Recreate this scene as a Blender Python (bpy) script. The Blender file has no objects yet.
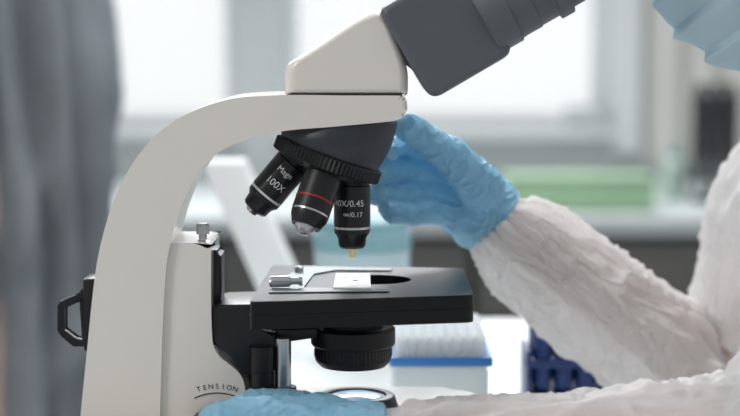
import bpy, bmesh, math, random
from mathutils import Vector, Matrix, noise
random.seed(4)
S=0.0007; PI=math.pi
TILT=math.radians(6.0); D=85/36*740*S
CAM=Vector((0,-D*math.cos(TILT),D*math.sin(TILT)))
FW=Vector((0,math.cos(TILT),-math.sin(TILT))); UP=Vector((0,math.sin(TILT),math.cos(TILT)))
def ray(px,py): return FW*D+Vector((1,0,0))*(px-370)*S+UP*(208-py)*S
def P(px,py,y=0.0):
    d=ray(px,py); return CAM+d*((y-CAM.y)/d.y)
def PZ(px,py,z):
    d=ray(px,py); return CAM+d*((z-CAM.z)/d.z)
sc=bpy.context.scene; COL=sc.collection
V=Vector
# ---------------------------------------------------------------- materials
def mat(name,col,rough=.5,metal=0,var=.06,scale=8,bump=0,bscale=200,emit=None,estr=0,alpha=None,trans=0,coat=0,translucent=0,col2=None,spec=.5,bdist=.001,crinkle=0,cscale=30):
    m=bpy.data.materials.new(name); m.use_nodes=True; nt=m.node_tree; n=nt.nodes; l=nt.links
    b=n['Principled BSDF']; out=n['Material Output']
    tc=n.new('ShaderNodeTexCoord'); nz=n.new('ShaderNodeTexNoise'); nz.inputs['Scale'].default_value=scale; nz.inputs['Detail'].default_value=4
    l.new(tc.outputs['Object'],nz.inputs['Vector'])
    cr=n.new('ShaderNodeValToRGB')
    a=[c*(1-var) for c in col]; z=list(col2) if col2 else [min(1,c*(1+var)) for c in col]
    cr.color_ramp.elements[0].color=(*a,1); cr.color_ramp.elements[1].color=(*z,1)
    cr.color_ramp.elements[0].position=.35; cr.color_ramp.elements[1].position=.65
    l.new(nz.outputs['Fac'],cr.inputs['Fac']); l.new(cr.outputs['Color'],b.inputs['Base Color'])
    b.inputs['Roughness'].default_value=rough; b.inputs['Metallic'].default_value=metal
    b.inputs['Specular IOR Level'].default_value=spec
    b.inputs['Coat Weight'].default_value=coat; b.inputs['Coat Roughness'].default_value=.15
    b.inputs['Transmission Weight'].default_value=trans
    if emit: b.inputs['Emission Color'].default_value=(*emit,1); b.inputs['Emission Strength'].default_value=estr
    nout=None
    if crinkle:
        n3=n.new('ShaderNodeTexNoise'); n3.inputs['Scale'].default_value=cscale; n3.inputs['Detail'].default_value=1.5; n3.inputs['Distortion'].default_value=.8
        l.new(tc.outputs['Object'],n3.inputs['Vector'])
        s1=n.new('ShaderNodeMath'); s1.operation='SUBTRACT'; s1.inputs[1].default_value=.5; l.new(n3.outputs['Fac'],s1.inputs[0])
        s2=n.new('ShaderNodeMath'); s2.operation='ABSOLUTE'; l.new(s1.outputs[0],s2.inputs[0])
        s3=n.new('ShaderNodeMapRange'); s3.interpolation_type='SMOOTHSTEP'; s3.inputs[1].default_value=0; s3.inputs[2].default_value=.1; s3.inputs[3].default_value=1; s3.inputs[4].default_value=0; l.new(s2.outputs[0],s3.inputs[0])
        bp=n.new('ShaderNodeBump'); bp.inputs['Strength'].default_value=1; bp.inputs['Distance'].default_value=crinkle
        l.new(s3.outputs[0],bp.inputs['Height']); nout=bp.outputs['Normal']; l.new(nout,b.inputs['Normal'])
    if bump:
        n2=n.new('ShaderNodeTexNoise'); n2.inputs['Scale'].default_value=bscale; n2.inputs['Detail'].default_value=3
        l.new(tc.outputs['Object'],n2.inputs['Vector'])
        bp=n.new('ShaderNodeBump'); bp.inputs['Strength'].default_value=bump; bp.inputs['Distance'].default_value=bdist
        if nout: l.new(nout,bp.inputs['Normal'])
        l.new(n2.outputs['Fac'],bp.inputs['Height']); l.new(bp.outputs['Normal'],b.inputs['Normal']); nout=bp.outputs['Normal']
    last=b.outputs['BSDF']
    if translucent:
        t=n.new('ShaderNodeBsdfTranslucent'); l.new(cr.outputs['Color'],t.inputs['Color'])
        if nout: l.new(nout,t.inputs['Normal'])
        mx=n.new('ShaderNodeMixShader'); mx.inputs[0].default_value=translucent
        l.new(last,mx.inputs[1]); l.new(t.outputs[0],mx.inputs[2]); last=mx.outputs[0]
    if alpha is not None:
        t=n.new('ShaderNodeBsdfTransparent'); mx=n.new('ShaderNodeMixShader'); mx.inputs[0].default_value=1-alpha
        l.new(last,mx.inputs[1]); l.new(t.outputs[0],mx.inputs[2]); last=mx.outputs[0]
    l.new(last,out.inputs['Surface'])
    return m
M=dict(
 white=mat('white_enamel',(.85,.82,.765),.24,var=.012,scale=5,coat=.6,bump=.03,bscale=900),
 black=mat('black_plastic',(.007,.008,.010),.34,var=.2,bump=.1,bscale=1500),
 blackm=mat('black_matte',(.008,.009,.011),.48,var=.2,bump=.1,bscale=1200),
 stage=mat('stage_enamel',(.004,.005,.006),.33,var=.2,bump=.05,bscale=1500,spec=.33),
 grey=mat('slate_plastic',(.11,.127,.147),.42,var=.05,bump=.08,bscale=1500),
 grey2=mat('slate_plastic_dark',(.03,.037,.047),.40,var=.06,bump=.08,bscale=1500),
 chrome=mat('brushed_metal',(.62,.64,.66),.25,1,var=.05,bump=.05,bscale=600),
 clip=mat('satin_steel',(.24,.27,.29),.5,.4,var=.05),
 slide=mat('slide_glass_shine',(.93,.95,.96),.3,var=.01,emit=(1,1,1),estr=.06),  # reflective white put into the base colour, plus a faint glow
 ink=mat('print_white',(.9,.91,.91),.5,var=.02),
 inkb=mat('print_black',(.03,.03,.03),.6,var=.1),
 red=mat('red_band',(.34,.02,.015),.4),
 yellow=mat('amber_tip',(.8,.64,.36),.3,emit=(.9,.7,.35),estr=.1),  # faint emission makes the tip glow, though it is no lamp
 lens=mat('lens_glass',(.25,.42,.75),.08,var=.3,scale=90,coat=1,emit=(.45,.65,1),estr=.4,col2=(.65,.8,1)),  # slight blue emission stands in for reflections on the glass dome
 glasslens=mat('front_glass',(.25,.16,.16),.05,var=.3,scale=200,coat=1,col2=(.7,.75,.85)),
 glove=mat('nitrile_blue',(.32,.63,.83),.40,var=.04,scale=30,translucent=.25,crinkle=.0007,cscale=40),
 gown=mat('gown_white',(.94,.945,.95),.5,var=.01,scale=20,bump=.15,bscale=300,translucent=.45,alpha=.82,crinkle=.0011,cscale=20),
 gown2=mat('gown_solid',(.92,.93,.94),.55,var=.01,scale=20,bump=.2,bscale=200,translucent=.35,crinkle=.0015,cscale=16),
 gownsh=mat('gown_shaded',(.32,.355,.39),.6,var=.2,scale=5,bump=.4,bscale=60,bdist=.004,translucent=.25),  # backlit shade of a white gown, put into the grey base colour
 skin=mat('skin',(.68,.50,.43),.5,var=.05,scale=20),
 mask=mat('mask_blue',(.60,.79,.89),.8,var=.02,scale=40,bump=.25,bscale=900,translucent=.3),
 maskw=mat('mask_edge',(.92,.95,.97),.8),
 wall=mat('painted_wall',(.64,.67,.68),.8,var=.02,scale=2),
 frame=mat('window_frame',(.76,.78,.785),.5,var=.02),
 blind=mat('blind_slat',(.83,.84,.845),.6,translucent=.5,var=.01),
 floor=mat('floor_vinyl',(.35,.37,.385),.5,var=.05,scale=3),
 ceil=mat('ceiling_paint',(.85,.85,.84),.9),
 standw=mat('stand_white',(.92,.93,.93),.6,var=.01,translucent=.3),
 bench=mat('bench_laminate',(.88,.90,.91),.35,var=.01,scale=3),
 benchb=mat('bench_grey',(.57,.61,.62),.4,var=.03),
 cab=mat('cabinet_grey',(.13,.13,.12),.5,var=.05),
 cabd=mat('cabinet_dark',(.05,.053,.05),.5,var=.05),
 green=mat('green_plastic',(.36,.56,.36),.5,var=.04),
 greenl=mat('green_lid',(.32,.48,.32),.6,var=.04),
 greenb=mat('green_bottle',(.42,.53,.46),.5,var=.04),
 dark=mat('dark_plastic',(.03,.032,.038),.5,var=.1),
 teal=mat('teal_plastic',(.27,.49,.55),.4,var=.03,translucent=.2),
 teall=mat('pale_plastic',(.60,.74,.78),.4,var=.03,translucent=.3),
 blue=mat('blue_plastic',(.07,.30,.78),.4,var=.05,translucent=.15),
 blued=mat('tube_blue',(.012,.04,.17),.4,var=.05),
 navy=mat('navy_plastic',(.008,.018,.06),.4,var=.05),
 tip=mat('tip_plastic',(.92,.95,.97),.35,var=.02,translucent=.4,alpha=.75),
 milky=mat('milky_plastic',(.86,.92,.93),.35,var=.02,translucent=.45,alpha=.85),
 curtain=mat('curtain_cloth',(.82,.81,.77),.9,translucent=.3,var=.02),
 eye=mat('eye_white',(.8,.8,.8),.2),
 shoe=mat('shoe_cover',(.3,.45,.6),.8),
)
# ---------------------------------------------------------------- helpers
def link(name,me,m,parent=None,ang=35,wn=True):
    o=bpy.data.objects.new(name,me); COL.objects.link(o)
    me.materials.append(m) if m else None
    me.polygons.foreach_set('use_smooth',[True]*len(me.polygons))
    if ang<180: me.set_sharp_from_angle(angle=math.radians(ang))
    if wn:
        w=o.modifiers.new('wn','WEIGHTED_NORMAL'); w.keep_sharp=True
    if parent:
        o.parent=parent
        if parent.type=='EMPTY': o.matrix_parent_inverse=Matrix.Translation(-parent.location)
    return o
def obj(name,bm,m,parent=None,ang=35,wn=False):
    bmesh.ops.recalc_face_normals(bm,faces=bm.faces)
    me=bpy.data.meshes.new(name); bm.to_mesh(me); bm.free()
    return link(name,me,m,parent,ang,wn)
def tag(o,label=None,cat=None,group=None,kind=None):
    if label:o['label']=label
    if cat:o['category']=cat
    if group:o['group']=group
    if kind:o['kind']=kind
    return o
def thing(name,loc,label,cat,group=None):
    o=bpy.data.objects.new(name,None); COL.objects.link(o); o.location=loc; o.empty_display_size=.02
    return tag(o,label,cat,group)
def B(): return bmesh.new()
def box(bm,x0,x1,y0,y1,z0,z1,bev=0,seg=2):
    r=bmesh.ops.create_cube(bm,size=1,matrix=Matrix.Translation(((x0+x1)/2,(y0+y1)/2,(z0+z1)/2))@Matrix.Diagonal((abs(x1-x0),abs(y1-y0),abs(z1-z0),1)))
    if bev:
        es={e for v in r['verts'] for e in v.link_edges}
        bmesh.ops.bevel(bm,geom=list(es),offset=bev,segments=seg,profile=.5,affect='EDGES')
def cat(pts,n=6,closed=False):
    pts=[V(p) for p in pts]; out=[]; N=len(pts)
    for i in range(N if closed else N-1):
        if closed: a,b,c,d=pts[i-1],pts[i],pts[(i+1)%N],pts[(i+2)%N]
        else: a,b,c,d=pts[max(i-1,0)],pts[i],pts[i+1],pts[min(i+2,N-1)]
        for k in range(n):
            t=k/n; out.append(.5*((2*b)+(c-a)*t+(2*a-5*b+4*c-d)*t*t+(3*b-a-3*c+d)*t**3))
    if not closed: out.append(pts[-1].copy())
    return out
def roundp(pts,r,n=5):
    pts=[V(p) for p in pts]; out=[]
    rs=r if isinstance(r,(list,tuple)) else [r]*len(pts)
    for i,p in enumerate(pts):
        if rs[i]==0: out.append(p); continue
        a=(pts[i-1]-p); b=(pts[(i+1)%len(pts)]-p); ra=min(rs[i],a.length*.48); rb=min(rs[i],b.length*.48)
        A=p+a.normalized()*ra; C=p+b.normalized()*rb
        for k in range(n+1):
            t=k/n; out.append(A*(1-t)**2+p*2*t*(1-t)+C*t*t)
    return out
def prism(bm,front,back,bev=0,seg=3):
    f=[bm.verts.new(p) for p in front]; b=[bm.verts.new(p) for p in back]; n=len(f)
    bm.faces.new(f); bm.faces.new(b[::-1])
    for i in range(n): bm.faces.new((f[i],b[i],b[(i+1)%n],f[(i+1)%n]))
    bm.edges.ensure_lookup_table()
    if bev:
        es=[bm.edges.get((f[i],f[(i+1)%n])) for i in range(n)]+[bm.edges.get((b[i],b[(i+1)%n])) for i in range(n)]
        bmesh.ops.bevel(bm,geom=es,offset=bev,segments=seg,profile=.5,affect='EDGES',clamp_overlap=False)
def plate_px(bm,pts,v0,v1,bev=.003,seg=3):
    f=[P(p[0],p[1],v0) for p in pts]; b=[V((q.x,v1,q.z)) for q in f]; prism(bm,f,b,bev,seg)
def pillow_px(bm,pts,v0,v1,rad,n=8):
    """outline extruded in y whose rim rounds off as nested, scaled copies of the outline"""
    F_=[P(p[0],p[1],v0) for p in pts]; c=sum(F_,V((0,0,0)))/len(F_)
    ext=max((q-c).length for q in F_)
    rings=[]
    def ring(y,ins):
        k=1-ins/ext
        rings.append([bm.verts.new((c.x+(q.x-c.x)*k,y,c.z+(q.z-c.z)*k)) for q in F_])
    for j in range(n+1):
        a=PI/2*j/n; ring(v0+rad*(1-math.sin(a)),rad*(1-math.cos(PI/2-a))) if False else ring(v0+rad*(1-math.sin(a)) if False else v0+rad*(1-math.cos(PI/2-(PI/2-a))),rad*(1-math.sin(a)))
    for j in range(n+1):
        a=PI/2*(1-j/n); ring(v1-rad*(1-math.cos(a)),rad*(1-math.sin(a)))
    m=len(F_)
    for R,Q in zip(rings,rings[1:]):
        for i in range(m): bm.faces.new((R[i],R[(i+1)%m],Q[(i+1)%m],Q[i]))
    bm.faces.new(rings[0]); bm.faces.new(rings[-1][::-1])
def slab(bm,pts,z0,z1,bev=.001,seg=2):
    prism(bm,[V((p[0],p[1],z1)) for p in pts],[V((p[0],p[1],z0)) for p in pts],bev,seg)
def frame_of(ax):
    ax=V(ax).normalized(); t=V((0,1,0)) if abs(ax.y)<.9 else V((1,0,0))
    a=ax.cross(t).normalized(); return a,ax.cross(a).normalized()
def lathe(bm,prof,o,ax,seg=48,kn=None):
    ax=V(ax).normalized(); a,b=frame_of(ax); o=V(o); rings=[]
    for j,(t,r) in enumerate(prof):
        if r<=1e-6: rings.append([bm.verts.new(o+ax*t)]); continue
        R=[]
        for i in range(seg):
            rr=r*(1-(kn[2] if (kn and kn[0]<=j<=kn[1] and i%2) else 0)); th=2*PI*i/seg
            R.append(bm.verts.new(o+ax*t+(a*math.cos(th)+b*math.sin(th))*rr))
        rings.append(R)
    for R,Q in zip(rings,rings[1:]):
        for i in range(seg):
            k=(i+1)%seg
            if len(R)==1 and len(Q)==1: break
            if len(R)==1: bm.faces.new((R[0],Q[i],Q[k]))
            elif len(Q)==1: bm.faces.new((R[i],R[k],Q[0]))
            else: bm.faces.new((R[i],R[k],Q[k],Q[i]))
    if len(rings[0])>1: bm.faces.new(rings[0])
    if len(rings[-1])>1: bm.faces.new(rings[-1])
def tube(bm,pts,r,seg=12):
    pts=[V(p) for p in pts]; rr=r if isinstance(r,(list,tuple)) else [r]*len(pts)
    T=(pts[1]-pts[0]).normalized(); a,_=frame_of(T); rings=[]
    for i,p in enumerate(pts):
        T=(pts[min(i+1,len(pts)-1)]-pts[max(i-1,0)]).normalized(); a=(a-T*a.dot(T)).normalized(); b=T.cross(a)
        rings.append([bm.verts.new(p+(a*math.cos(2*PI*k/seg)+b*math.sin(2*PI*k/seg))*rr[i]) for k in range(seg)])
    for R,Q in zip(rings,rings[1:]):
        for k in range(seg): bm.faces.new((R[k],R[(k+1)%seg],Q[(k+1)%seg],Q[k]))
    bm.faces.new(rings[0]); bm.faces.new(rings[-1][::-1])
def ell(bm,c,rad,fr=None,sub=3):
    m=Matrix.Translation(c)
    if fr: m=m@Matrix(((fr[0].x,fr[1].x,fr[2].x),(fr[0].y,fr[1].y,fr[2].y),(fr[0].z,fr[1].z,fr[2].z))).to_4x4()
    bmesh.ops.create_icosphere(bm,subdivisions=sub,radius=1,matrix=m@Matrix.Diagonal((*rad,1)))
def chain(bm,pts,sub=2):
    for i,(p,r) in enumerate(pts):
        ell(bm,V(p),(r,r,r),sub=sub)
        if i:
            q,s=pts[i-1]; d=V(p)-V(q)
            if d.length<1e-5: continue
            rot=d.to_track_quat('Z','Y').to_matrix().to_4x4()
            bmesh.ops.create_cone(bm,cap_ends=True,segments=24,radius1=s,radius2=r,depth=d.length,matrix=Matrix.Translation((V(p)+V(q))/2)@rot)
def remeshed(name,bm,m,vox,smooth=6,parent=None,disp=None,cut=None):
    me=bpy.data.meshes.new(name); bm.to_mesh(me); bm.free()
    o=bpy.data.objects.new('tmp',me); COL.objects.link(o)
    r=o.modifiers.new('r','REMESH'); r.mode='VOXEL'; r.voxel_size=vox
    s=o.modifiers.new('s','SMOOTH'); s.factor=.5; s.iterations=smooth
    dg=bpy.context.evaluated_depsgraph_get(); me2=bpy.data.meshes.new_from_object(o.evaluated_get(dg))
    bpy.data.objects.remove(o); me2.name=name
    if disp:
        ns=[(v.index,v.co.copy(),v.normal.copy()) for v in me2.vertices]
        for i,c,nn in ns: me2.vertices[i].co=c+nn*disp(c,nn)
    if cut:
        b=B(); b.from_mesh(me2)
        bmesh.ops.bisect_plane(b,geom=b.verts[:]+b.edges[:]+b.faces[:],plane_co=cut[0],plane_no=cut[1],clear_outer=True)
        b.to_mesh(me2); b.free()
    return link(name,me2,m,parent,180,False)
def text_mesh(t,size):
    cu=bpy.data.curves.new('t','FONT'); cu.body=t; cu.size=size; cu.align_x='CENTER'; cu.align_y='CENTER'
    o=bpy.data.objects.new('t',cu); COL.objects.link(o)
    dg=bpy.context.evaluated_depsgraph_get(); me=bpy.data.meshes.new_from_object(o.evaluated_get(dg))
    bpy.data.objects.remove(o); return me
# ---------------------------------------------------------------- camera, world, lights
cd=bpy.data.cameras.new('camera'); cam=bpy.data.objects.new('camera',cd); COL.objects.link(cam); sc.camera=cam
cam.location=CAM; cam.rotation_euler=(PI/2-TILT,0,0); cd.lens=85; cd.sensor_width=36; cd.sensor_fit='HORIZONTAL'
cd.dof.use_dof=True; cd.dof.focus_distance=D-.03; cd.dof.aperture_fstop=4.0; cd.clip_start=.01
sc.view_settings.view_transform='Standard'
w=bpy.data.worlds.new('world'); sc.world=w; w.use_nodes=True; nt=w.node_tree
bg=nt.nodes['Background']; tc=nt.nodes.new('ShaderNodeTexCoord'); sp=nt.nodes.new('ShaderNodeSeparateXYZ'); mr=nt.nodes.new('ShaderNodeMapRange'); cr=nt.nodes.new('ShaderNodeValToRGB')
nt.links.new(tc.outputs['Generated'],sp.inputs[0]); nt.links.new(sp.outputs['Y'],mr.inputs[0]); mr.inputs[1].default_value=-1; mr.inputs[2].default_value=1
nt.links.new(mr.outputs[0],cr.inputs[0]); nt.links.new(cr.outputs[0],bg.inputs[0])
cr.color_ramp.elements[0].color=(.24,.245,.25,1); cr.color_ramp.elements[0].position=.3
cr.color_ramp.elements[1].color=(.72,.735,.74,1); cr.color_ramp.elements[1].position=.75
bg.inputs[1].default_value=1.5
def area(loc,tgt,size,power,col):
    ld=bpy.data.lights.new('area_light','AREA'); ld.shape='RECTANGLE'; ld.size=size[0]; ld.size_y=size[1]; ld.energy=power; ld.color=col
    o=bpy.data.objects.new('area_light',ld); COL.objects.link(o); o.location=loc; o.rotation_euler=(V(tgt)-V(loc)).to_track_quat('-Z','Y').to_euler()
area((-.4,2.3,1.35),(0,0,0),(2.2,.9),70,(.96,.98,1))
area((.4,.5,1.6),(0.1,0,-.1),(.8,.8),20,(1,.995,.98))  # unseen lamp added under the ceiling to brighten a dim room
area((-1.3,-.9,.9),(0,0,0),(.5,.5),9,(1,.95,.88))  # unseen warm fill lamp, added at the front left
# ---------------------------------------------------------------- room
ZT=-.20; ZF=ZT-.76; ZC=1.7; WY=3.0
def st(name,bm,m,parent=None): return tag(obj(name,bm,m,parent),kind='structure')
b=B(); box(b,-2.6,2.6,-2.4,3.3,ZF-.05,ZF); st('floor',b,M['floor'])
b=B(); box(b,-2.6,2.6,.2,3.3,ZC,ZC+.05); st('ceiling',b,M['ceil'])
b=B(); box(b,-2.65,-2.55,.0,3.3,ZF,ZC); st('wall_left',b,M['wall'])
b=B(); box(b,2.55,2.65,.0,3.3,ZF,ZC); st('wall_right',b,M['wall'])
def X(px,y): return P(px,208,y).x
def Z(py,y): return P(370,py,y).z
w1=(X(-170,WY),X(237,WY)); w2=(X(285,WY),X(605,WY)); zs=Z(126,WY); zt=1.35
b=B()
box(b,-2.6,2.6,WY,WY+.15,ZF,zs); box(b,-2.6,2.6,WY,WY+.15,zt,ZC)
box(b,-2.6,w1[0],WY,WY+.15,zs,zt); box(b,w1[1],w2[0],WY,WY+.15,zs,zt); box(b,w2[1],2.6,WY,WY+.15,zs,zt)
st('wall_back',b,M['wall'])
for i,(a,c) in enumerate((w1,w2)):
    b=B(); t=.03
    box(b,a,a+t,WY+.03,WY+.08,zs,zt); box(b,c-t,c,WY+.03,WY+.08,zs,zt); box(b,a+t,c-t,WY+.03,WY+.08,zs,zs+t); box(b,a+t,c-t,WY+.03,WY+.08,zt-t,zt)
    f=st('window_%d'%(i+1),b,M['frame'])
    b=B(); box(b,a-.02,c+.02,WY-.06,WY+.03,zs-.03,zs,.004); o=obj('window_sill',b,M['frame'],f)
    b=B(); z=zs+.06
    while z<zt-.03:
        q=[(a+.035,WY+.008,z),(c-.035,WY+.008,z),(c-.035,WY+.028,z+.012),(a+.035,WY+.028,z+.012)]
        b.faces.new([b.verts.new(p) for p in q])
        z+=.045
    obj('blind',b,M['blind'],f)
b=B(); box(b,X(608,WY),X(636,WY),WY-.05,WY-.001,Z(150,WY),ZC-.01); st('trim_1',b,M['frame'])
b=B(); box(b,-2.55,2.55,WY-.015,WY-.001,ZF+.001,ZF+.1); st('baseboard_back',b,M['frame'])
b=B(); xs=[X(640,WY)+i*.012 for i in range(70)]; rows=[]
for z in (Z(160,WY),.5,ZC-.05): rows.append([b.verts.new((x,WY-.07+.018*math.sin(i*.9),z)) for i,x in enumerate(xs)])
for R,Q in zip(rows,rows[1:]):
    for i in range(len(xs)-1): b.faces.new((R[i],R[i+1],Q[i+1],Q[i]))
tag(obj('curtain',b,M['curtain'],ang=180),'pale cream curtain hanging at the right behind the dark pipette stand','curtain')
# back bench
BY=2.12; bz=Z(217,BY)
t=thing('lab_bench',(0,2.5,ZF),'long grey laboratory bench with dark cabinets under the windows','bench')
b=B(); box(b,-2.5,2.5,BY,WY-.01,bz-.036,bz,.004); obj('worktop',b,M['benchb'],t)
b=B(); box(b,-2.5,2.5,BY+.05,WY-.01,ZF+.1,bz-.037); obj('body',b,M['cabd'],t)
for i in range(9):
    x=-2.3+i*.5
    b=B(); box(b,x+.01,x+.49,BY+.03,BY+.05,bz-.2,bz-.05,.003); d=obj('drawer',b,M['cab'],t)
    b=B(); box(b,x+.17,x+.33,BY+.005,BY+.03,bz-.13,bz-.115,.003); obj('handle',b,M['chrome'],d)
    b=B(); box(b,x+.01,x+.49,BY+.03,BY+.05,ZF+.12,bz-.215,.003); d=obj('door',b,M['cab'],t)
    b=B(); box(b,x+.42,x+.435,BY+.005,BY+.03,bz-.4,bz-.26,.003); obj('handle',b,M['chrome'],d)
y0=2.2; xa,xb=X(508,y0),X(655,y0); zb=bz+.001
t=thing('storage_box',((xa+xb)/2,2.35,zb),'long flat green plastic box on the back bench','box')
b=B(); box(b,xa,xb,y0,y0+.13,zb,Z(181,y0),.006); obj('body',b,M['green'],t)
b=B(); box(b,xa-.004,xb+.004,y0-.004,y0+.134,Z(181,y0)+.0005,Z(177,y0),.003); obj('lid',b,M['greenl'],t)
y0=2.45; xa,xb=X(660,y0),X(686,y0)
t=thing('reagent_bottle',((xa+xb)/2,y0,zb),'pale green upright bottle between the green box and the pipette stand','bottle')
b=B(); r=(xb-xa)/2; h=Z(148,y0)-zb
lathe(b,[(0,0),(0,r*.96),(.005,r),(h*.7,r),(h*.82,r*.5),(h*.86,r*.45),(h*.86,0)],((xa+xb)/2,y0,zb),(0,0,1),32); obj('body',b,M['greenb'],t)
b=B(); lathe(b,[(h*.861,0),(h*.861,r*.5),(h,r*.5),(h,0)],((xa+xb)/2,y0,zb),(0,0,1),32); obj('cap',b,M['teal'],t)
# pipette stand
y0=2.4; xc=X(714,y0); pt=Z(84,y0)-zb
t=thing('pipette_stand',(xc,y0,zb),'dark stand hung with dark pipettes on the back bench at the right','pipette stand')
b=B(); lathe(b,[(0,0),(0,.05),(.012,.048),(.016,.02),(.016,0)],(xc,y0,zb),(0,0,1),32); obj('base',b,M['dark'],t)
b=B(); lathe(b,[(.016,0),(.016,.009),(pt,.009),(pt,0)],(xc,y0,zb),(0,0,1),16); obj('post',b,M['dark'],t)
b=B(); lathe(b,[(pt*.72,.009),(pt*.72,.0245),(pt*.78,.0245),(pt*.78,.009)],(xc,y0,zb),(0,0,1),32); obj('carousel',b,M['dark'],t)
for i in range(6):
    a=i*PI/3+.2; x=xc+.038*math.cos(a); y=y0+.038*math.sin(a)
    b=B(); lathe(b,[(.02*1,0),(.02,.003),(pt*.3,.008),(pt*.4,.0125),(pt*.86,.0125),(pt*.87,.015),(pt*.9,.015),(pt*.91,.008),(pt*.98,.008),(pt*.98,.011),(pt,.011),(pt,0)],(0,0,0),(0,0,1),16)
    for v in b.verts: v.co+=V((x,y,zb))
    p=tag(obj('pipette',b,M['dark']),'dark pipette hanging in the stand on the back bench','pipette','pipettes on the stand')
y0=WY-.03; xa,xb=X(563,y0),X(607,y0)
b=B(); box(b,xa,xb,y0-.03,y0+.03,zs+.001,Z(106,y0),.008)
tag(obj('small_box',b,M['benchb']),'small grey box standing on the window sill','box')
# ---------------------------------------------------------------- near bench
t=thing('lab_table',(.05,.15,ZF),'white laminate table carrying the microscope and the tip rack','table')
TX0,TX1,TY0,TY1=-.203,.35,-.42,.72
b=B(); box(b,TX0,TX1,TY0,TY1,ZT-.03,ZT,.003); obj('tabletop',b,M['bench'],t)
for x in (TX0+.03,TX1-.07):
    for y in (TY0+.03,TY1-.07):
        b=B(); box(b,x,x+.04,y,y+.04,ZF,ZT-.031,.003); obj('leg',b,M['frame'],t)
# canister
y0=.5; xc=X(362,y0); r=(X(412,y0)-X(313,y0))/2; z0=ZT+.001; h=Z(218,y0)-z0
t=thing('canister',(xc,y0,z0),'round pale teal plastic canister with a teal lid behind the stage','canister')
b=B(); lathe(b,[(0,0),(0,r*.9),(.005,r*.94),(h*.78,r*.97),(h*.78,0)],(xc,y0,z0),(0,0,1),48); obj('body',b,M['teall'],t)
b=B(); lathe(b,[(h*.78+.0005,0),(h*.78+.0005,r),(h*.9,r),(h*.91,r*.95),(h*.98,r*.93),(h,r*.88),(h,0)],(xc,y0,z0),(0,0,1),48); obj('lid',b,M['teal'],t)
# slanting stand
y0=.66; z0=ZT+.001; p0=P(293,342,y0); p1=P(224,160,y0)
t=thing('slanting_stand',(p0.x,y0,z0),'blurred white slanting stand leaning up behind the microscope arm','stand')
b=B(); box(b,p0.x-.04,p0.x+.04,y0-.05,y0+.05,z0,z0+.015,.004); obj('base',b,M['teall'],t)
b=B(); f=[V(q) for q in ((p0.x-.024,y0-.03,z0+.0155),(p0.x+.024,y0-.03,z0+.0155),(p1.x+.022,y0-.03,p1.z),(p1.x-.022,y0-.03,p1.z))]
prism(b,f,[q+V((0,.06,0)) for q in f],.004); obj('arm',b,M['standw'],t)
# tip rack
y0,y1=.14,.262; xa,xb=X(390,y0),X(494,y0); zr=Z(362,y0)
t=thing('tip_rack',((xa+xb)/2,.2,ZT),'milky pipette tip box with a bright blue rim and white tips','tip rack')
b=B(); box(b,xa+.003,xb-.003,y0+.003,y1-.003,ZT+.001,zr-.005,.004); obj('box_body',b,M['milky'],t)
b=B(); ra,rb=zr-.004,zr+.0035
box(b,xa,xb,y0,y0+.004,ra,rb,.001); box(b,xa,xb,y1-.004,y1,ra,rb,.001)
box(b,xa,xa+.004,y0+.004,y1-.004,ra,rb,.001); box(b,xb-.004,xb,y0+.004,y1-.004,ra,rb,.001); obj('rim',b,M['blue'],t)
b=B(); box(b,xa+.004,xb-.004,y0+.004,y1-.004,zr-.0035,zr+.001); obj('rack_plate',b,M['standw'],t)
b=B(); lathe(b,[(0,0),(0,.0034),(.004,.0040),(.014,.0043),(.0145,.0047),(.018,.0047),(.018,.0036),(.015,.0032),(.015,0)],(0,0,0),(0,0,1),14)
me=bpy.data.meshes.new('pipette_tip'); b.to_mesh(me); b.free(); me.materials.append(M['tip']); me.polygons.foreach_set('use_smooth',[True]*len(me.polygons)); me.set_sharp_from_angle(angle=.6)
for i in range(8):
    for j in range(12):
        o=bpy.data.objects.new('pipette_tip',me); COL.objects.link(o)
        o.location=(xa+.0095+(xb-xa-.019)*i/7,y0+.0095+(y1-y0-.019)*j/11,zr+.0012)
        tag(o,'white pipette tip standing in the blue rimmed tip box','pipette tip','pipette tips in the blue rimmed box')
# tube rack
y0=.25; xa,xb=X(528,y0),X(592,y0)+.03; z1=Z(326,y0)
t=thing('tube_rack',((xa+xb)/2,.28,ZT),'dark blue test tube rack beside the white sleeve','tube rack')
zz=ZT+.001
for (a,c) in ((zz,zz+.012),(zz+.035,zz+.042)):
    b=B(); box(b,xa,xb,y0,y0+.06,a,c,.001); obj('shelf',b,M['blued'],t)
for x in (xa,xb-.004):
    b=B(); box(b,x,x+.004,y0,y0+.06,zz+.0121,zz+.0349); box(b,x,x+.004,y0,y0+.06,zz+.0421,z1-.022); obj('side',b,M['blued'],t)
b=B(); lathe(b,[(0,0),(.001,.004),(.005,.0082),(.055,.0082),(.055,0)],(0,0,0),(0,0,1),16)
c=B(); lathe(c,[(.0551,0),(.0551,.0089),(.067,.0089),(.067,0)],(0,0,0),(0,0,1),16)
mb=bpy.data.meshes.new('tube'); b.to_mesh(mb); mc=bpy.data.meshes.new('cap'); c.to_mesh(mc); b.free(); c.free()
mb.materials.append(M['blued']); mc.materials.append(M['navy'])
for q_ in (mb,mc): q_.polygons.foreach_set('use_smooth',[True]*len(q_.polygons)); q_.set_sharp_from_angle(angle=.6)
mc2=mc.copy(); mc2.materials.clear(); mc2.materials.append(M['red'])
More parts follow.
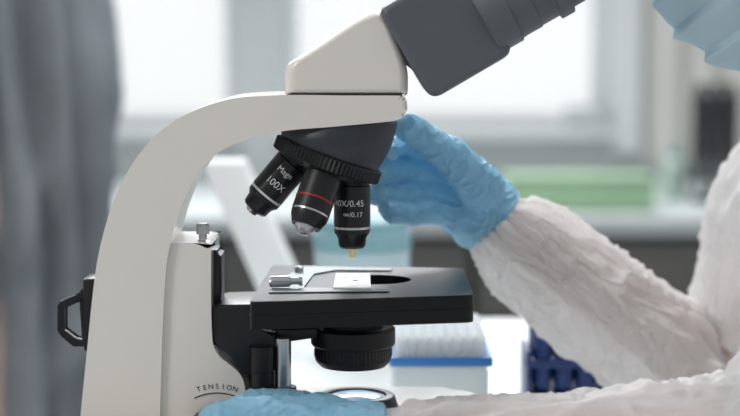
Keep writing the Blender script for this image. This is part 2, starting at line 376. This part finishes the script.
for i in range(4):
    for j in range(3):
        q=thing('test_tube',(xa+.014+i*(xb-xa-.028)/3,y0+.0115+j*.0185,zz+.0125),
          'test tube with a dark cap standing in the dark blue rack','test tube','dark capped tubes in the blue rack')
        if (i,j)==(0,0): q['label']='test tube with a red cap at the corner of the blue rack'; del q['group']
        for n_,m_ in (('tube_body',mb),('cap',mc2 if (i,j)==(0,0) else mc)):
            o=bpy.data.objects.new(n_,m_); COL.objects.link(o); o.parent=q
# ---------------------------------------------------------------- microscope
ms=thing('microscope',(-.05,0,ZT),'white and black laboratory microscope with slate grey binocular tubes','microscope')
A0=-.037
outer=cat([(407,101),(403,97),(396,95.6),(345,95.5),(290,95),(245,97),(222,101),(198,109),(176,120),(155,136),(137,157),(122,182),(111,208),(103,235),(97,262),(92,300),(88,340),(84,380),(80,420),(76,462)],4)
inner=cat([(159,462),(160,416),(161,380),(163,320),(166,270),(170,245),(176,222),(184,200),(194,180),(207,162),(224,149),(245,140),(268,134),(292,130),(330,127),(385,122),(397,120),(404,116),(407.5,109)],4)
b=B(); plate_px(b,[p[:2] for p in (outer+inner)],A0,.037,.0035,6); obj('arm',b,M['white'],ms,50,True)
hs=cat([(152,243),(204,243),(210,245),(211,252),(211,300),(212,335),(214,347),(220,357),(230,365),(239,373),(244,383),(246,398),(249,440),(250,455)],4)+[V((150,455)),]
b=B(); plate_px(b,[p[:2] for p in [V(q) for q in hs]],-.033,.033,.0035,4); hous=obj('focus_housing',b,M['white'],ms,50,True)
cp=roundp([V(q+(0,)) for q in [(284,95),(283,65),(304,54),(364,13.5),(385,8),(403,54),(408.5,72),(408,95)]],[3,24,26,26,18,18,16,3],10)
b=B(); pillow_px(b,[p[:2] for p in cp],-.0378,.0378,.010,10); obj('head_housing',b,M['white'],ms,60,True)
b=B(); plate_px(b,[(290,93.6),(402,93.6),(402,96.5),(290,96.5)],-.0350,.0350,0); obj('seam_ring',b,M['grey2'],ms)
zb0=Z(402,0)-.004
b=B(); slab(b,roundp([(-.197,-.078),(.085,-.07),(.085,.07),(-.197,.078)],.04,8),ZT+.003,zb0-.0,.006,4); base=obj('base',b,M['white'],ms,50,True)
for x in (-.17,.05):
    for y in (-.05,.05):
        b=B(); lathe(b,[(0,0),(0,.01),(.0035,.01),(.0035,0)],(x,y,ZT+.0001),(0,0,1),16); obj('foot',b,M['black'],ms)
# field lens
xc=X(356,0)
b=B(); lathe(b,[(-.012,0),(-.012,.033),(-.003,.033),(.002,.0295),(.0085,.0275),(.0095,.026),(.0095,.0215),(.008,.0205),(.0075,0)],(xc,0,zb0),(0,0,1),64); fl=obj('field_lens_mount',b,M['black'],ms)
b=B(); lathe(b,[(.0076,0),(.0076,.0202),(.009,.018),(.0105,.01),(.011,0)],(xc,0,zb0),(0,0,1),48); obj('field_lens',b,M['lens'],fl,180)
# eyepiece head
def T(a,p): return (380+.866*a+.5*p,12-.5*a+.866*p)
def TW(a,p,y): q=T(a,p); return V((X(q[0],0),0,Z(q[1],0)))+V((0,y,0))
bx=[T(-1,-3),T(0,103),T(97,102.5),T(98,-3)]
b=B(); pillow_px(b,[p[:2] for p in roundp([V(q+(0,)) for q in bx],[10,14,14,10],8)],-.044,.044,.006,8); hb=obj('binocular_housing',b,M['grey'],ms,60,True)
b=B(); plate_px(b,[T(-8,14),T(-8,50),T(5,80),T(5,14)],-.030,.030,.002); obj('collar',b,M['grey'],ms)
ad=(TW(100,61,0)-TW(0,61,0)).normalized()
for y in (-.031,.031):
    o=TW(0,60,y)
    b=B(); lathe(b,[(k*S,r*S) for k,r in ((80,0),(80,33),(106,33),(107,31),(111,30.5),(128,30.5),(129,29.5),(148,29.5),(149,33.5),(162,33.5),(164,29),(192,29),(192,0))],o,ad,64); tb=obj('eye_tube',b,M['grey'],ms)
    b=B(); lathe(b,[(k*S,r*S) for k,r in ((192.5,0),(192.5,31),(198,33),(217,33),(220,31),(250,31),(254,27),(256,24),(256,18),(250,16),(250,0))],o,ad,64); ep=obj('eyepiece',b,M['black'],tb)
# nosepiece
TA=math.radians(20); U=V((math.cos(TA),0,-math.sin(TA))); N=V((-math.sin(TA),0,-math.cos(TA))); Yv=V((0,1,0))
dc=P(328.5,157,0)
topc=P(343,122,0); b=B(); rings=[]
for j in range(7):
    t_=j/6; R=[]
    for i in range(64):
        th=2*PI*i/64
        a=topc+V((math.cos(th)*.038,math.sin(th)*.0355,0)); e=dc-N*.003+(U*math.cos(th)+Yv*math.sin(th))*.0355
        q=a.lerp(e,t_); bul=.0025*math.sin(PI*t_); q+=V((math.cos(th),math.sin(th),0))*bul
        R.append(b.verts.new(q))
    rings.append(R)
for R,Q in zip(rings,rings[1:]):
    for i in range(64): b.faces.new((R[i],R[(i+1)%64],Q[(i+1)%64],Q[i]))
b.faces.new(rings[0]); b.faces.new(rings[-1]); obj('nosepiece_body',b,M['grey2'],ms,40)
b=B(); lathe(b,[(k*S,r*S) for k,r in ((-5,0),(-5,52),(-4,54),(-3,55.5),(8,55.5),(9,54),(10,50),(13,46),(15,36),(15,0))],dc,N,150,kn=(3,4,.03)); obj('turret',b,M['black'],ms,20)
def cyltext(t,size,o,ax,t0,r,parent,m,rot=0):
    me=text_mesh(t,size); ax=V(ax).normalized(); up=-ax
    e2=Yv.cross(up).normalized(); e1=e2.cross(up).normalized()
    for v in me.vertices:
        th=v.co.x/r+rot
        v.co=V(o)+ax*(t0-v.co.y)+(e1*math.cos(th)+e2*math.sin(th))*(r+.00015)
    return link('lettering',me,m,parent,180,False)
specs=[(0,73,'r',1.03),(PI,70,'l',1.03),(-PI/2+.04,62,'m',1.06),(PI/2,40,'f',1.0)]
for phi,L,k,w_ in specs:
    e=U*math.cos(phi)+Yv*math.sin(phi); ax=(N*math.cos(TA)+e*math.sin(TA)).normalized()
    o=dc+N*(11*S)+e*(29*S)
    s=L/70
    prof=[(0,0),(0,15),(7*s,15),(8*s,17.6),(46*s,17.8),(47*s,17),(49*s,17),(50*s,17.6),(53*s,17.4),(58*s,14),(66*s,13),(68*s,11),(68*s,0)]
    if k=='m': prof=[(0,0),(0,15),(7*s,15),(8*s,17.6),(50*s,17.8),(51*s,17),(53*s,17),(54*s,17.6),(58*s,17),(68*s,13.5),(68*s,11.5),(66*s,11),(66*s,0)]
    b=B(); lathe(b,[(a*S,r*w_*S) for a,r in prof],o,ax,48)
    lab={'r':'objective with a small amber tip over the slide','l':'objective tilted out to the left','m':'objective with a red band facing forward','f':'short objective at the back'}[k]
    ob=obj('objective',b,M['black'],ms,30); ob['label']=lab
    q0=50.6 if k=='m' else 46.6
    b=B(); lathe(b,[(q0*s*S,16*w_*S),((q0+.3)*s*S,17.75*w_*S),((q0+2.5)*s*S,17.75*w_*S),((q0+2.8)*s*S,16*w_*S)],o,ax,48); obj('ring',b,M['chrome'] if k!='l' else M['ink'],ob)
    if k=='m':
        b=B(); lathe(b,[(31*S,17.2*w_*S),(31.2*S,18.0*w_*S),(33.2*S,18.0*w_*S),(33.4*S,17.2*w_*S)],o,ax,48); obj('colour_band',b,M['red'],ob)
    b=B()
    if k=='r': lathe(b,[(68.1*s*S,0),(68.1*s*S,5*S),(72*S,4.5*S),(81*S,2*S),(82*S,0)],o,ax,24); obj('front_lens',b,M['yellow'],ob)
    elif k=='m': lathe(b,[(66.1*s*S,0),(66.1*s*S,10.8*w_*S),(67.5*s*S,10.5*w_*S),(74*s*S,8*w_*S),(77*s*S,5*S),(78*s*S,0)],o,ax,32); obj('front_lens',b,M['glasslens'],ob,180)
    else: lathe(b,[(68.1*s*S,0),(68.1*s*S,9*S),(72*s*S,6*S),(72*s*S,0)],o,ax,24); obj('front_lens',b,M['chrome'],ob)
    if k=='r':
        cyltext('40X/0.45',.0062,o,ax,25*S,17.8*S*w_,ob,M['ink'],-.2); cyltext('∞/0.17',.0048,o,ax,36*S,17.8*S*w_,ob,M['ink'],.05)
    if k=='l':
        cyltext('Magn',.0058,o,ax,18*S,17.8*S*w_,ob,M['ink'],.0); cyltext('100X',.0070,o,ax,33*S,17.8*S*w_,ob,M['ink'],.0)
# stage
zs0=P(352,281,0).z
q=[PZ(249,302,zs0),PZ(474,295,zs0),PZ(464,268,zs0),PZ(272,265,zs0)]
rp=roundp([V((a.x,a.y,0)) for a in q],.007,6)
hc=PZ(374,279.5,zs0); hole=[V((hc.x+.0262*math.cos(2*PI*i/48),hc.y+.0235*math.sin(2*PI*i/48),0)) for i in range(48)]
def holed(bm,outl,hole,z0,z1):
    for z,_ in ((z1,0),(z0,1)):
        es=[]
        for loop in (outl,hole):
            vs=[bm.verts.new((p.x,p.y,z)) for p in loop]
            es+=[bm.edges.new((vs[i],vs[(i+1)%len(vs)])) for i in range(len(vs))]
            if z==z1: (L1 if loop is outl else L2)[:]=vs
            else:
                up=(L1 if loop is outl else L2)
                for i in range(len(vs)): k=(i+1)%len(vs); bm.faces.new((up[i],up[k],vs[k],vs[i]))
        bmesh.ops.triangle_fill(bm,edges=es,use_beauty=True)
def shrink(pts,d):
    c=sum(pts,V((0,0,0)))/len(pts); return [p+(c-p).normalized()*d for p in pts]
L1=[];L2=[]
b=B(); holed(b,shrink(rp,.0006),hole,zs0-.0006,zs0); stg=obj('stage_surface',b,M['stage'],ms,30)
L1=[];L2=[]; b=B(); holed(b,rp,hole,zs0-.0086,zs0-.0006); obj('stage_plate',b,M['stage'],ms,30)
L1=[];L2=[]; b=B(); holed(b,shrink(rp,.001),hole,zs0-.0092,zs0-.0086); obj('stage_groove',b,M['blackm'],ms,30)
L1=[];L2=[]; b=B(); holed(b,rp,hole,zs0-.0186,zs0-.0092); obj('stage_carrier',b,M['stage'],ms,30)
# condenser
xc=X(353,0); zc=Z(326,0)
b=B(); lathe(b,[(k*S,r*S) for k,r in ((-10,0),(-10,30),(0,30),(0,40),(2,42.5),(17,42.5),(19,41),(19.5,38.5),(22,38.5),(33,38.5),(36,37),(40,33),(41,28),(41,0))],(xc,0,zc),(0,0,-1),96); cnd=obj('condenser',b,M['blackm'],ms,25)
b=B(); lathe(b,[(22*S,38*S),(22*S,39.4*S),(30*S,39.4*S),(30*S,38*S)],(xc,0,zc),(0,0,-1),120,kn=(1,2,.012)); obj('aperture_ring',b,M['black'],cnd,20)
b=B(); plate_px(b,[(262,330),(318,327),(318,338),(262,346)],-.02,.02,.002); obj('condenser_bracket',b,M['black'],ms)
b=B(); plate_px(b,[(209,250),(217,250),(217,254),(221,256),(221,312),(209,312)],-.014,.014,.001); obj('rail',b,M['black'],ms)
b=B(); plate_px(b,[(210,308),(222,305),(252,304),(254,331),(276,333),(276,356),(272,372),(262,378),(250,377),(240,368),(229,355),(222,347),(211,344)],-.03,.03,.0025); obj('stage_carriage',b,M['black'],ms,30)
b=B(); plate_px(b,[(248,345),(279,345),(279,404),(248,404)],.0,.028,.002); obj('carriage_block',b,M['black'],ms,30)
yk=-.03
b=B(); lathe(b,[(0,0),(0,13*S),(24*S,13*S),(25*S,12*S),(46*S,12*S),(46*S,0)],P(262,346,yk+.0),(0,0,-1),40); obj('control_knob',b,M['black'],ms)
b=B(); lathe(b,[(0,0),(0,8*S),(48*S,8*S),(48*S,0)],P(283,338,yk),(0,0,-1),32); sh=obj('control_shaft',b,M['chrome'],ms)
b=B(); lathe(b,[(48.1*S,0),(48.1*S,13*S),(75*S,13*S),(77*S,11*S),(77*S,0)],P(283,338,yk),(0,0,-1),60,kn=(1,2,.03)); obj('knob',b,M['black'],sh,25)
sp_=P(203,243,-.022)
b=B(); lathe(b,[(k*S,r*S) for k,r in ((-2,0),(-2,8),(1.5,8),(3,4),(8,4),(9,6.5),(18,6.5),(19.5,5),(19.5,0))],sp_,(0,0,1),40,kn=(5,6,.06)); obj('thumb_screw',b,M['chrome'],ms,25)
b=B()
ro=[(90,279),(80,291),(78,296),(60,301),(57,306),(57,331),(61,337),(73,347),(94,347),(94,341),(75,340),(63,331),(63,307),(80,302),(85,296),(94,286),(94,279)]
plate_px(b,ro,-.006,.006,.0012,2)
plate_px(b,[(79,299),(84,296),(87,342),(82,342)],-.005,.005,.001,2); obj('cord_bracket',b,M['black'],ms,30)
b=B(); box(b,X(84,0),X(100,0),-.012,.012,Z(349,0),Z(276,0),.002); obj('bracket_mount',b,M['black'],ms)
kc=P(216,434,-.034)
b=B(); lathe(b,[(0,0),(0,.0125),(.003,.0125),(.003,.019),(.004,.0205),(.018,.0205),(.02,.019),(.02,.012),(.026,.0115),(.027,.0105),(.027,0)],kc,(0,-1,0),72,kn=(4,5,.03)); obj('focus_knob',b,M['black'],ms,25)
me_all=B()
for i,ch in enumerate('TENSION'):
    a=math.radians((3-i)*6.1); R=58; px=217+R*-math.sin(a); py=444.5-R*math.cos(a)
    me=text_mesh(ch,.0050); c,s_=math.cos(a),math.sin(a); o=P(px,py,-.0333)
    for v in me.vertices: x,y=v.co.x,v.co.y; v.co=V((o.x+x*c-y*s_,-.0333,o.z+x*s_+y*c))
    me_all.from_mesh(me)
obj('lettering',me_all,M['inkb'],hous,180)
b=B(); tube(b,[P(217-51.5*math.sin(math.radians(a)),444.5-51.5*math.cos(math.radians(a)),-.0332) for a in range(-26,27,4)],.0004,6); obj('arc_mark',b,M['inkb'],hous)
# slide + clip
zt0=zs0+.0003
b=B(); q=[PZ(*p,zt0) for p in [(303,267),(393,269),(391,271.4),(336,270.8),(314,274.5),(303,288.6),(388,289.6),(390,292),(268,293.2),(281,280)]]
slab(b,roundp([V((p.x,p.y,0)) for p in q],.002,3),zt0,zt0+.0008,.0003); clip=obj('slide_holder',b,M['clip'],ms,30)
b=B(); lathe(b,[(-16*S,0),(-16*S,4.5*S),(-14*S,5.6*S),(4*S,5.6*S),(5*S,3.6*S),(12*S,3.6*S),(13*S,5*S),(16*S,5*S),(16*S,0)],PZ(286,289,zt0)+V((0,0,.0053)),(1,0,.03),36,kn=(2,3,.05)); obj('holder_knob',b,M['chrome'],clip,25)
b=B(); lathe(b,[(0,0),(0,4.5*S),(5*S,4.5*S),(6*S,3.5*S),(6*S,0)],PZ(299,273,zt0)+V((0,0,.0008)),(0,0,1),24); obj('holder_screw',b,M['chrome'],clip,25)
q=[PZ(*p,zt0+.002) for p in [(333,287),(371,287),(370,273),(336,273)]]
sl=thing('glass_slide',((q[0].x+q[1].x)/2,q[0].y,zt0),'glass slide with white reflection put into its colour, and a specimen, on the black stage','slide')
b=B(); slab(b,[(p.x,p.y) for p in q],zt0+.0009,zt0+.0018,.0001,1); obj('glass',b,M['slide'],sl)
c_=(q[0]+q[1]+q[2]+q[3])/4
b=B(); lathe(b,[(0,0),(0,.0018),(.0002,.0017),(.0003,0)],(c_.x+.002,c_.y-.002,zt0+.0019),(0,0,1),24)
for dx,dy in ((-.005,.010),(.006,.014)): lathe(b,[(0,0),(0,.0009),(.0002,.0008),(.0002,0)],(c_.x+dx,c_.y+dy,zt0+.0019),(0,0,1),12)
obj('specimen',b,M['dark'],sl)
# ---------------------------------------------------------------- scientist
def nz(c,f,seed=0): return noise.noise(V((c.x*f+seed,c.y*f,c.z*f)))
pr=thing('person',(.62,.05,ZF),'person in white protective gown, blue mask and gloves working the microscope','person')
g=V((-.82,0,-.57)).normalized(); u=V((-.57,0,.82)).normalized(); sd=V((0,1,0))
HC=V((.294,.025,.244))
def headshape(bm,C,g,sd,u):
    fr=(g,sd,u)
    ell(bm,C-g*.012+u*.025,(.096,.077,.098),fr); ell(bm,C+g*.03-u*.05,(.062,.056,.062),fr); ell(bm,C+g*.068-u*.1,(.022,.026,.02),fr)
    ell(bm,C+g*.055-u*.02,(.045,.05,.05),fr)
    chain(bm,[(C+g*.088+u*.008,.008),(C+g*.106-u*.026,.011)]); ell(bm,C+g*.092-u*.058,(.012,.024,.012),fr)
    for s in (-1,1): ell(bm,C-g*.005+sd*.077*s-u*.005,(.017,.007,.03),fr); ell(bm,C+g*.078+sd*.03*s+u*.022,(.012,.024,.008),fr)
RW=P(497,216,.12); RE=P(735,384,.165); RS=V((.445,.20,.07))
LW=P(394,446,-.115); LE=P(800,452,-.15); LS=V((.46,-.16,.06))
b=B(); headshape(b,HC,g,sd,u)
chain(b,[(HC-g*.03-u*.07,.055),(V((.45,.02,.08)),.058)],3)
chain(b,[(V((.45,.02,.05)),.075),(V((.50,.02,-.08)),.115),(V((.55,.02,-.24)),.11),(V((.61,.02,-.37)),.125)],3)
chain(b,[(LS,.05),(V((.46,.02,.05)),.08),(RS,.05)],3)
chain(b,[(RS,.048),(RE,.034),(RW,.021)]); chain(b,[(LS,.048),(LE,.034),(LW,.021)])
for s in (-1,1):
    y=.02+s*.1
    chain(b,[(V((.61,y,-.39)),.085),(V((.2,y+s*.03,-.41)),.055),(V((.24,y+s*.03,-.86)),.04),(V((.14,y+s*.03,ZF+.035)),.03)])
remeshed('body',b,M['skin'],.006,6,pr)
for s in (-1,1):
    b=B(); ell(b,HC+g*.073+sd*.031*s+u*.005,(.012,.012,.012)); obj('eye',b,M['eye'],pr,180)
b=B()
chain(b,[(V((.46,.02,.06)),.085),(V((.50,.02,-.08)),.14),(V((.56,.02,-.24)),.13),(V((.62,.02,-.37)),.145)],3)
chain(b,[(LS+V((.02,.01,0)),.068),(V((.48,.02,.06)),.09),(RS+V((.02,-.01,0)),.068)],3)
for s in (-1,1):
    y=.02+s*.1
    chain(b,[(V((.62,y,-.385)),.1),(V((.19,y+s*.03,-.42)),.08),(V((.23,y+s*.03,-.7)),.08)])
wr=lambda c,n:.008*(1-2*abs(nz(c,9,3)))+.004*nz(c,25,7)
remeshed('gown',b,M['gown2'],.008,6,pr,wr)
for s in (-1,1):
    y=.02+s*.13; b=B(); ell(b,V((.15,y,ZF+.04)),(.12,.045,.038)); obj('shoe_cover',b,M['shoe'],pr,180)
def sleeve(path,ns,na,amp,seed,zmin=None,m=None):
    pts=cat([p for p,_ in path],ns); rad=[q.x for q in cat([(r,0,0) for _,r in path],ns)]
    for _ in range(8): pts=[pts[0]]+[(pts[i-1]+pts[i]*2+pts[i+1])/4 for i in range(1,len(pts)-1)]+[pts[-1]]
    bm=B(); T=(pts[1]-pts[0]).normalized(); a,_=frame_of(T); rings=[]; s=0
    for i,p in enumerate(pts):
        if i: s+=(p-pts[i-1]).length
        T=(pts[min(i+1,len(pts)-1)]-pts[max(i-1,0)]).normalized(); a=(a-T*a.dot(T)).normalized(); bb=T.cross(a); R=[]
        s2=max(0,s-.012); k0=min(1,s2/.03)
        for k in range(na):
            th=2*PI*k/na; ca,sa=math.cos(th),math.sin(th)
            w0=noise.noise(V((ca*1.2+seed,sa*1.2,s*7)))*1.0
            tw=th+s*3+w0
            n1=noise.noise(V((math.cos(tw)*2.4+seed,math.sin(tw)*2.4,s*6)))
            tw2=th-s*9+w0
            n2=noise.noise(V((math.cos(tw2)*3.8+seed+9,math.sin(tw2)*3.8,s*12)))
            tw3=th+s*14-w0
            n4=noise.noise(V((math.cos(tw3)*5.5+seed+5,math.sin(tw3)*5.5,s*16)))
            n3=noise.noise(V((ca*3+seed+w0,sa*3,s*22)))
            rdg=lambda n,w=.12:math.exp(-(n/w)**2)
            rid=rdg(n1)*.95+rdg(n2,.09)*.6*(.5+.8*abs(n1))+rdg(n4,.07)*.28+n3*.25+n1*.8
            gat=math.sin(th*18+5*noise.noise(V((ca*2,sa*2,seed+s*12))))*math.exp(-s2/.04)*.42*min(1,s2/.005)
            d=amp*(rid*k0-.5*k0+gat)
            q=p+(a*ca+bb*sa)*(rad[i]+d)
            if zmin is not None and q.z<zmin: q.z=zmin+.001*n3
            R.append(bm.verts.new(q))
        rings.append(R)
    for R,Q in zip(rings,rings[1:]):
        for k in range(na): bm.faces.new((R[k],R[(k+1)%na],Q[(k+1)%na],Q[k]))
    o=obj('sleeve',bm,m or M['gown'],pr,180)
    md=o.modifiers.new('s','SMOOTH'); md.iterations=1
    return o
sleeve([(P(484,208,.12),.0235),(P(495,219,.12),.0245),(P(503,228,.12),.031),(P(520,244,.123),.037),(P(545,265,.127),.0405),(P(603,311,.138),.042),(P(655,348,.15),.046),(P(713,386,.165),.05),(P(748,352,.175),.055),(P(768,270,.185),.055),(P(795,190,.195),.058),(RS+V((.0,0,.0)),.062)],28,160,.0072,2.3,ZT+.0015)
sleeve([(P(375,445,-.115),.0235),(P(388,446,-.115),.0245),(P(400,448,-.116),.030),(P(425,451,-.117),.034),(P(490,453,-.12),.038),(P(580,452,-.128),.041),(P(700,454,-.14),.049),(P(790,450,-.15),.056),(P(835,400,-.153),.058),(V((.41,-.155,-.05)),.06),(LS,.064)],28,160,.0064,7.7,ZT+.0015)
# gloves
def glove(chains,palm,c0,cn,cr_):
    b=B()
    for c in chains+palm: chain(b,c,3)
    def w_(c,n):
        a=nz(c,45,2); e=nz(V((c.x,c.y,c.z*1.6)),70,5); e2=nz(V((c.x*1.5,c.y,c.z)),120,8)
        return .0009*a+.0012*math.exp(-(e/.12)**2)+.0005*math.exp(-(e2/.12)**2)
    gl=remeshed('glove',b,M['glove'],.0014,5,pr,w_,(c0,cn))
    a,bb=frame_of(cn); b=B()
    tube(b,[c0+(a*math.cos(t*PI/24)+bb*math.sin(t*PI/24))*cr_ for t in range(49)],.0011,8); obj('cuff_bead',b,M['glove'],gl,180)
def F(l): return [(P(a,b_,y),r) for a,b_,y,r in l]
fr_=[F([(442,152,.112,.0118),(410,140,.096,.0104),(394,144,.074,.0092),(386,150,.058,.0080)]),
 F([(437,173,.114,.0118),(400,168,.100,.0104),(384,170,.080,.0092),(377,172,.062,.0080)]),
 F([(437,193,.112,.0114),(400,193,.096,.0100),(384,194,.078,.0089),(377,194,.062,.0078)]),
 F([(444,211,.108,.0108),(412,213,.092,.0092),(397,213,.078,.0083),(389,211,.066,.0073)]),
 F([(482,188,.098,.0175),(452,158,.076,.0140),(426,140,.056,.0105),(418,134,.052,.0108),(406,126,.046,.0094)])]
cc=P(494,217.5,.12); cn=(P(560,276,.13)-P(484,208,.12)).normalized()
pl_=[F([(512,234,.122,.0262),(494,217,.12,.0262),(482,205,.12,.0265),(460,174,.118,.018),(442,152,.112,.0118)]),
 F([(494,217,.12,.0262),(482,206,.122,.0265),(458,188,.122,.019),(437,173,.114,.0118)]),
 F([(494,218,.12,.026),(478,212,.122,.025),(456,201,.120,.018),(437,193,.112,.0114)]),
 F([(494,219,.12,.0258),(480,221,.12,.0235),(460,216,.114,.016),(444,211,.108,.0108)])]
glove(fr_,pl_,cc,cn,.0262)
fl_=[F([(318,430,-.118,.0122),(272,414,-.118,.0106),(240,411,-.107,.0096),(212,418,-.088,.0084)]),
 F([(312,450,-.12,.0122),(258,438,-.122,.0106),(222,439,-.108,.0096),(203,444,-.088,.0083)]),
 F([(315,469,-.118,.0118),(262,462,-.12,.0103),(232,462,-.106,.0093),(216,462,-.088,.0081)]),
 F([(322,486,-.112,.0110),(280,484,-.114,.0093),(256,482,-.1,.0085),(242,480,-.086,.0074)]),
 F([(362,433,-.103,.018),(320,416,-.088,.0145),(284,406,-.079,.0110),(252,405,-.076,.0096),(236,411,-.075,.0088)])]
pal=[F([(402,447,-.115,.026),(385,447,-.115,.026),(368,440,-.115,.0255),(345,434,-.117,.018),(318,430,-.118,.0122)]),
 F([(385,447,-.115,.026),(370,448,-.117,.0245),(345,449,-.119,.018),(312,450,-.12,.0122)]),
 F([(385,447,-.115,.026),(370,456,-.116,.024),(345,464,-.118,.018),(315,469,-.118,.0118)]),
 F([(385,449,-.115,.025),(372,465,-.115,.022),(348,478,-.114,.016),(322,486,-.112,.0110)])]
glove(fl_,pal,P(386,447,-.115),V((1,0,.05)).normalized(),.0262)
# mask
def mp(a,h):
    ks=[(.012,.094,.060),(-.005,.107,.066),(-.028,.126,.070),(-.06,.124,.070),(-.09,.114,.064),(-.115,.098,.052),(-.13,.066,.04)]
    for (h0,f0,s0),(h1,f1,s1) in zip(ks,ks[1:]):
        if h<=h0 and h>=h1: t_=(h0-h)/(h0-h1); f=f0+(f1-f0)*t_; s=s0+(s1-s0)*t_; break
    else: f,s=ks[-1][1:]
    ph=(h*38+.1*math.sin(a*3))%1
    pleat=.0065*(ph if ph<.82 else (1-ph)/.18*.82)
    return HC+g*(f*math.cos(a)**.75+pleat*math.cos(a)+.006)+sd*((s*1.06+pleat*.9)*math.sin(a))+u*(h+.012*(1-math.cos(a)))
b=B(); rows=[]
for i in range(161):
    h=.0119-.1418*i/160; rows.append([b.verts.new(mp(math.radians(-78+156*j/80),h)+V((noise.noise(V((i*.04,j*.1,0))),noise.noise(V((i*.04,j*.1,5))),noise.noise(V((i*.04,j*.1,9)))))*.0022) for j in range(81)])
for R,Q in zip(rows,rows[1:]):
    for j in range(80): b.faces.new((R[j],R[j+1],Q[j+1],Q[j]))
mk=obj('face_mask',b,M['mask'],pr,180)
for h in (.0119,-.1298):
    b=B(); tube(b,[mp(math.radians(-78+156*j/24),h) for j in range(25)],.0024,8); obj('mask_edge',b,M['maskw'],mk,180)
for s in (-1,1):
    b=B(); a=math.radians(78*s); tube(b,[mp(a,.0119-.1418*j/24)+sd*.0006*s for j in range(25)],.0024,8); obj('mask_edge',b,M['maskw'],mk,180)
    b=B(); tube(b,cat([mp(a,.0),HC+sd*.078*s+u*.01+g*.03,HC+sd*.082*s-g*.02+u*.01,HC+sd*.082*s-g*.02-u*.02,HC+sd*.07*s+g*.02-u*.06,mp(a,-.11)],4),.0014,8); obj('ear_loop',b,M['maskw'],mk,180)
b=B(); ell(b,HC-g*.015+u*.02,(.118,.1,.122),(g,sd,u),4)
for v in [v for v in b.verts if (v.co-HC).dot(g)>.062 and (v.co-HC).dot(u)<.09 or (v.co-HC).dot(u)<-.085]: b.verts.remove(v)
for v in b.verts: v.co+=(v.co-HC).normalized()*.004*nz(v.co,20,1)
obj('hood',b,M['gown2'],pr,180)
# stool
t=thing('lab_stool',(.65,.02,ZF),'dark round laboratory stool under the seated person','stool')
b=B(); lathe(b,[(.37,0),(.37,.17),(.375,.18),(.40,.18),(.405,.17),(.405,0)],(.68,.02,ZF),(0,0,1),48); obj('seat',b,M['dark'],t)
b=B(); lathe(b,[(.02,0),(.02,.02),(.369,.02),(.369,0)],(.68,.02,ZF),(0,0,1),20); obj('post',b,M['chrome'],t)
b=B(); lathe(b,[(0,0),(0,.2),(.008,.2),(.019,.03),(.019,0)],(.68,.02,ZF),(0,0,1),48); obj('base',b,M['chrome'],t)
# ---------------------------------------------------------------- second person
yb=1.15; cx=X(34,yb)-.07
p2=thing('person',(cx,yb,ZF),'blurred person in a protective gown, greyed with painted shade, standing at the left','person')
H2=V((cx+.02,yb,ZF+1.58)); g2=V((1,0,-.2)).normalized(); u2=V((.2,0,1)).normalized()
b=B(); headshape(b,H2,g2,sd,u2)
z0=ZF
chain(b,[(H2-u2*.07-g2*.02,.055),(V((cx-.02,yb,z0+1.4)),.06)],3)
chain(b,[(V((cx,yb-.17,z0+1.36)),.05),(V((cx,yb,z0+1.38)),.07),(V((cx,yb+.17,z0+1.36)),.05)],3)
chain(b,[(V((cx,yb,z0+1.33)),.11),(V((cx,yb,z0+1.12)),.11),(V((cx,yb,z0+.93)),.125)],3)
arms=[]
for s in (-1,1):
    sh_=V((cx-.01,yb+.19*s,z0+1.35)); el_=V((cx-.08,yb+.25*s,z0+1.06)); wr_=V((cx-.10,yb+.23*s,z0+.80)); arms.append((sh_,el_,wr_,s))
    chain(b,[(sh_,.048),(el_,.038),(wr_,.026)])
    chain(b,[(V((cx,yb+.09*s,z0+.9)),.08),(V((cx,yb+.1*s,z0+.5)),.055),(V((cx-.02,yb+.1*s,z0+.08)),.04),(V((cx+.1,yb+.1*s,z0+.04)),.032)])
remeshed('body',b,M['skin'],.009,5,p2)
b=B()
chain(b,[(V((cx,yb,z0+1.35)),.12),(V((cx,yb,z0+1.12)),.155),(V((cx,yb,z0+.9)),.165),(V((cx-.03,yb,z0+.6)),.165),(V((cx-.04,yb,z0+.4)),.17)],3)
for sh_,el_,wr_,s in arms: chain(b,[(V((cx,yb,z0+1.37)),.09),(sh_,.075),(el_,.068),(wr_,.052)],3)
def w2f(c,n):
    a=math.atan2(c.y-yb,c.x-cx)
    f1=abs(math.sin(a*7+1.6*nz(c,2.0,5)+c.z*.8))
    return .040*(f1-.6)+.020*math.exp(-(nz(V((c.x*1.8,c.y*1.8,c.z*.4+c.x)),6,9)/.12)**2)+.006*nz(c,14,4)
remeshed('gown',b,M['gownsh'],.009,4,p2,w2f)
for sh_,el_,wr_,s in arms:
    b=B(); d=(wr_-el_).normalized(); e=V((.15,0,-.98)).normalized(); pc=wr_+e*.05
    chain(b,[(wr_-d*.03,.03),(wr_,.028),(pc,.03)])
    for j in range(4):
        o=pc+V((0,(j-1.5)*.019,0))+e*.01; L=(.034,.038,.035,.028)[j]
        chain(b,[(wr_+V((0,(j-1.5)*.01,0)),.014),(o,.0115),(o+e*L+V((.004,0,0)),.0098),(o+e*L*1.9+V((-.006,0,0)),.008)])
    chain(b,[(wr_+e*.01,.016),(wr_+V((.035,0,-.03)),.012),(wr_+V((.05,0,-.065)),.0095)])
    remeshed('glove',b,M['glove'],.003,3,p2)
b=B(); ell(b,H2-g2*.012+u2*.035,(.11,.092,.105),(g2,sd,u2),4)
for v in [v for v in b.verts if (v.co-H2).dot(g2)>.06 and (v.co-H2).dot(u2)<.06]: b.verts.remove(v)
obj('hood',b,M['gownsh'],p2,180)
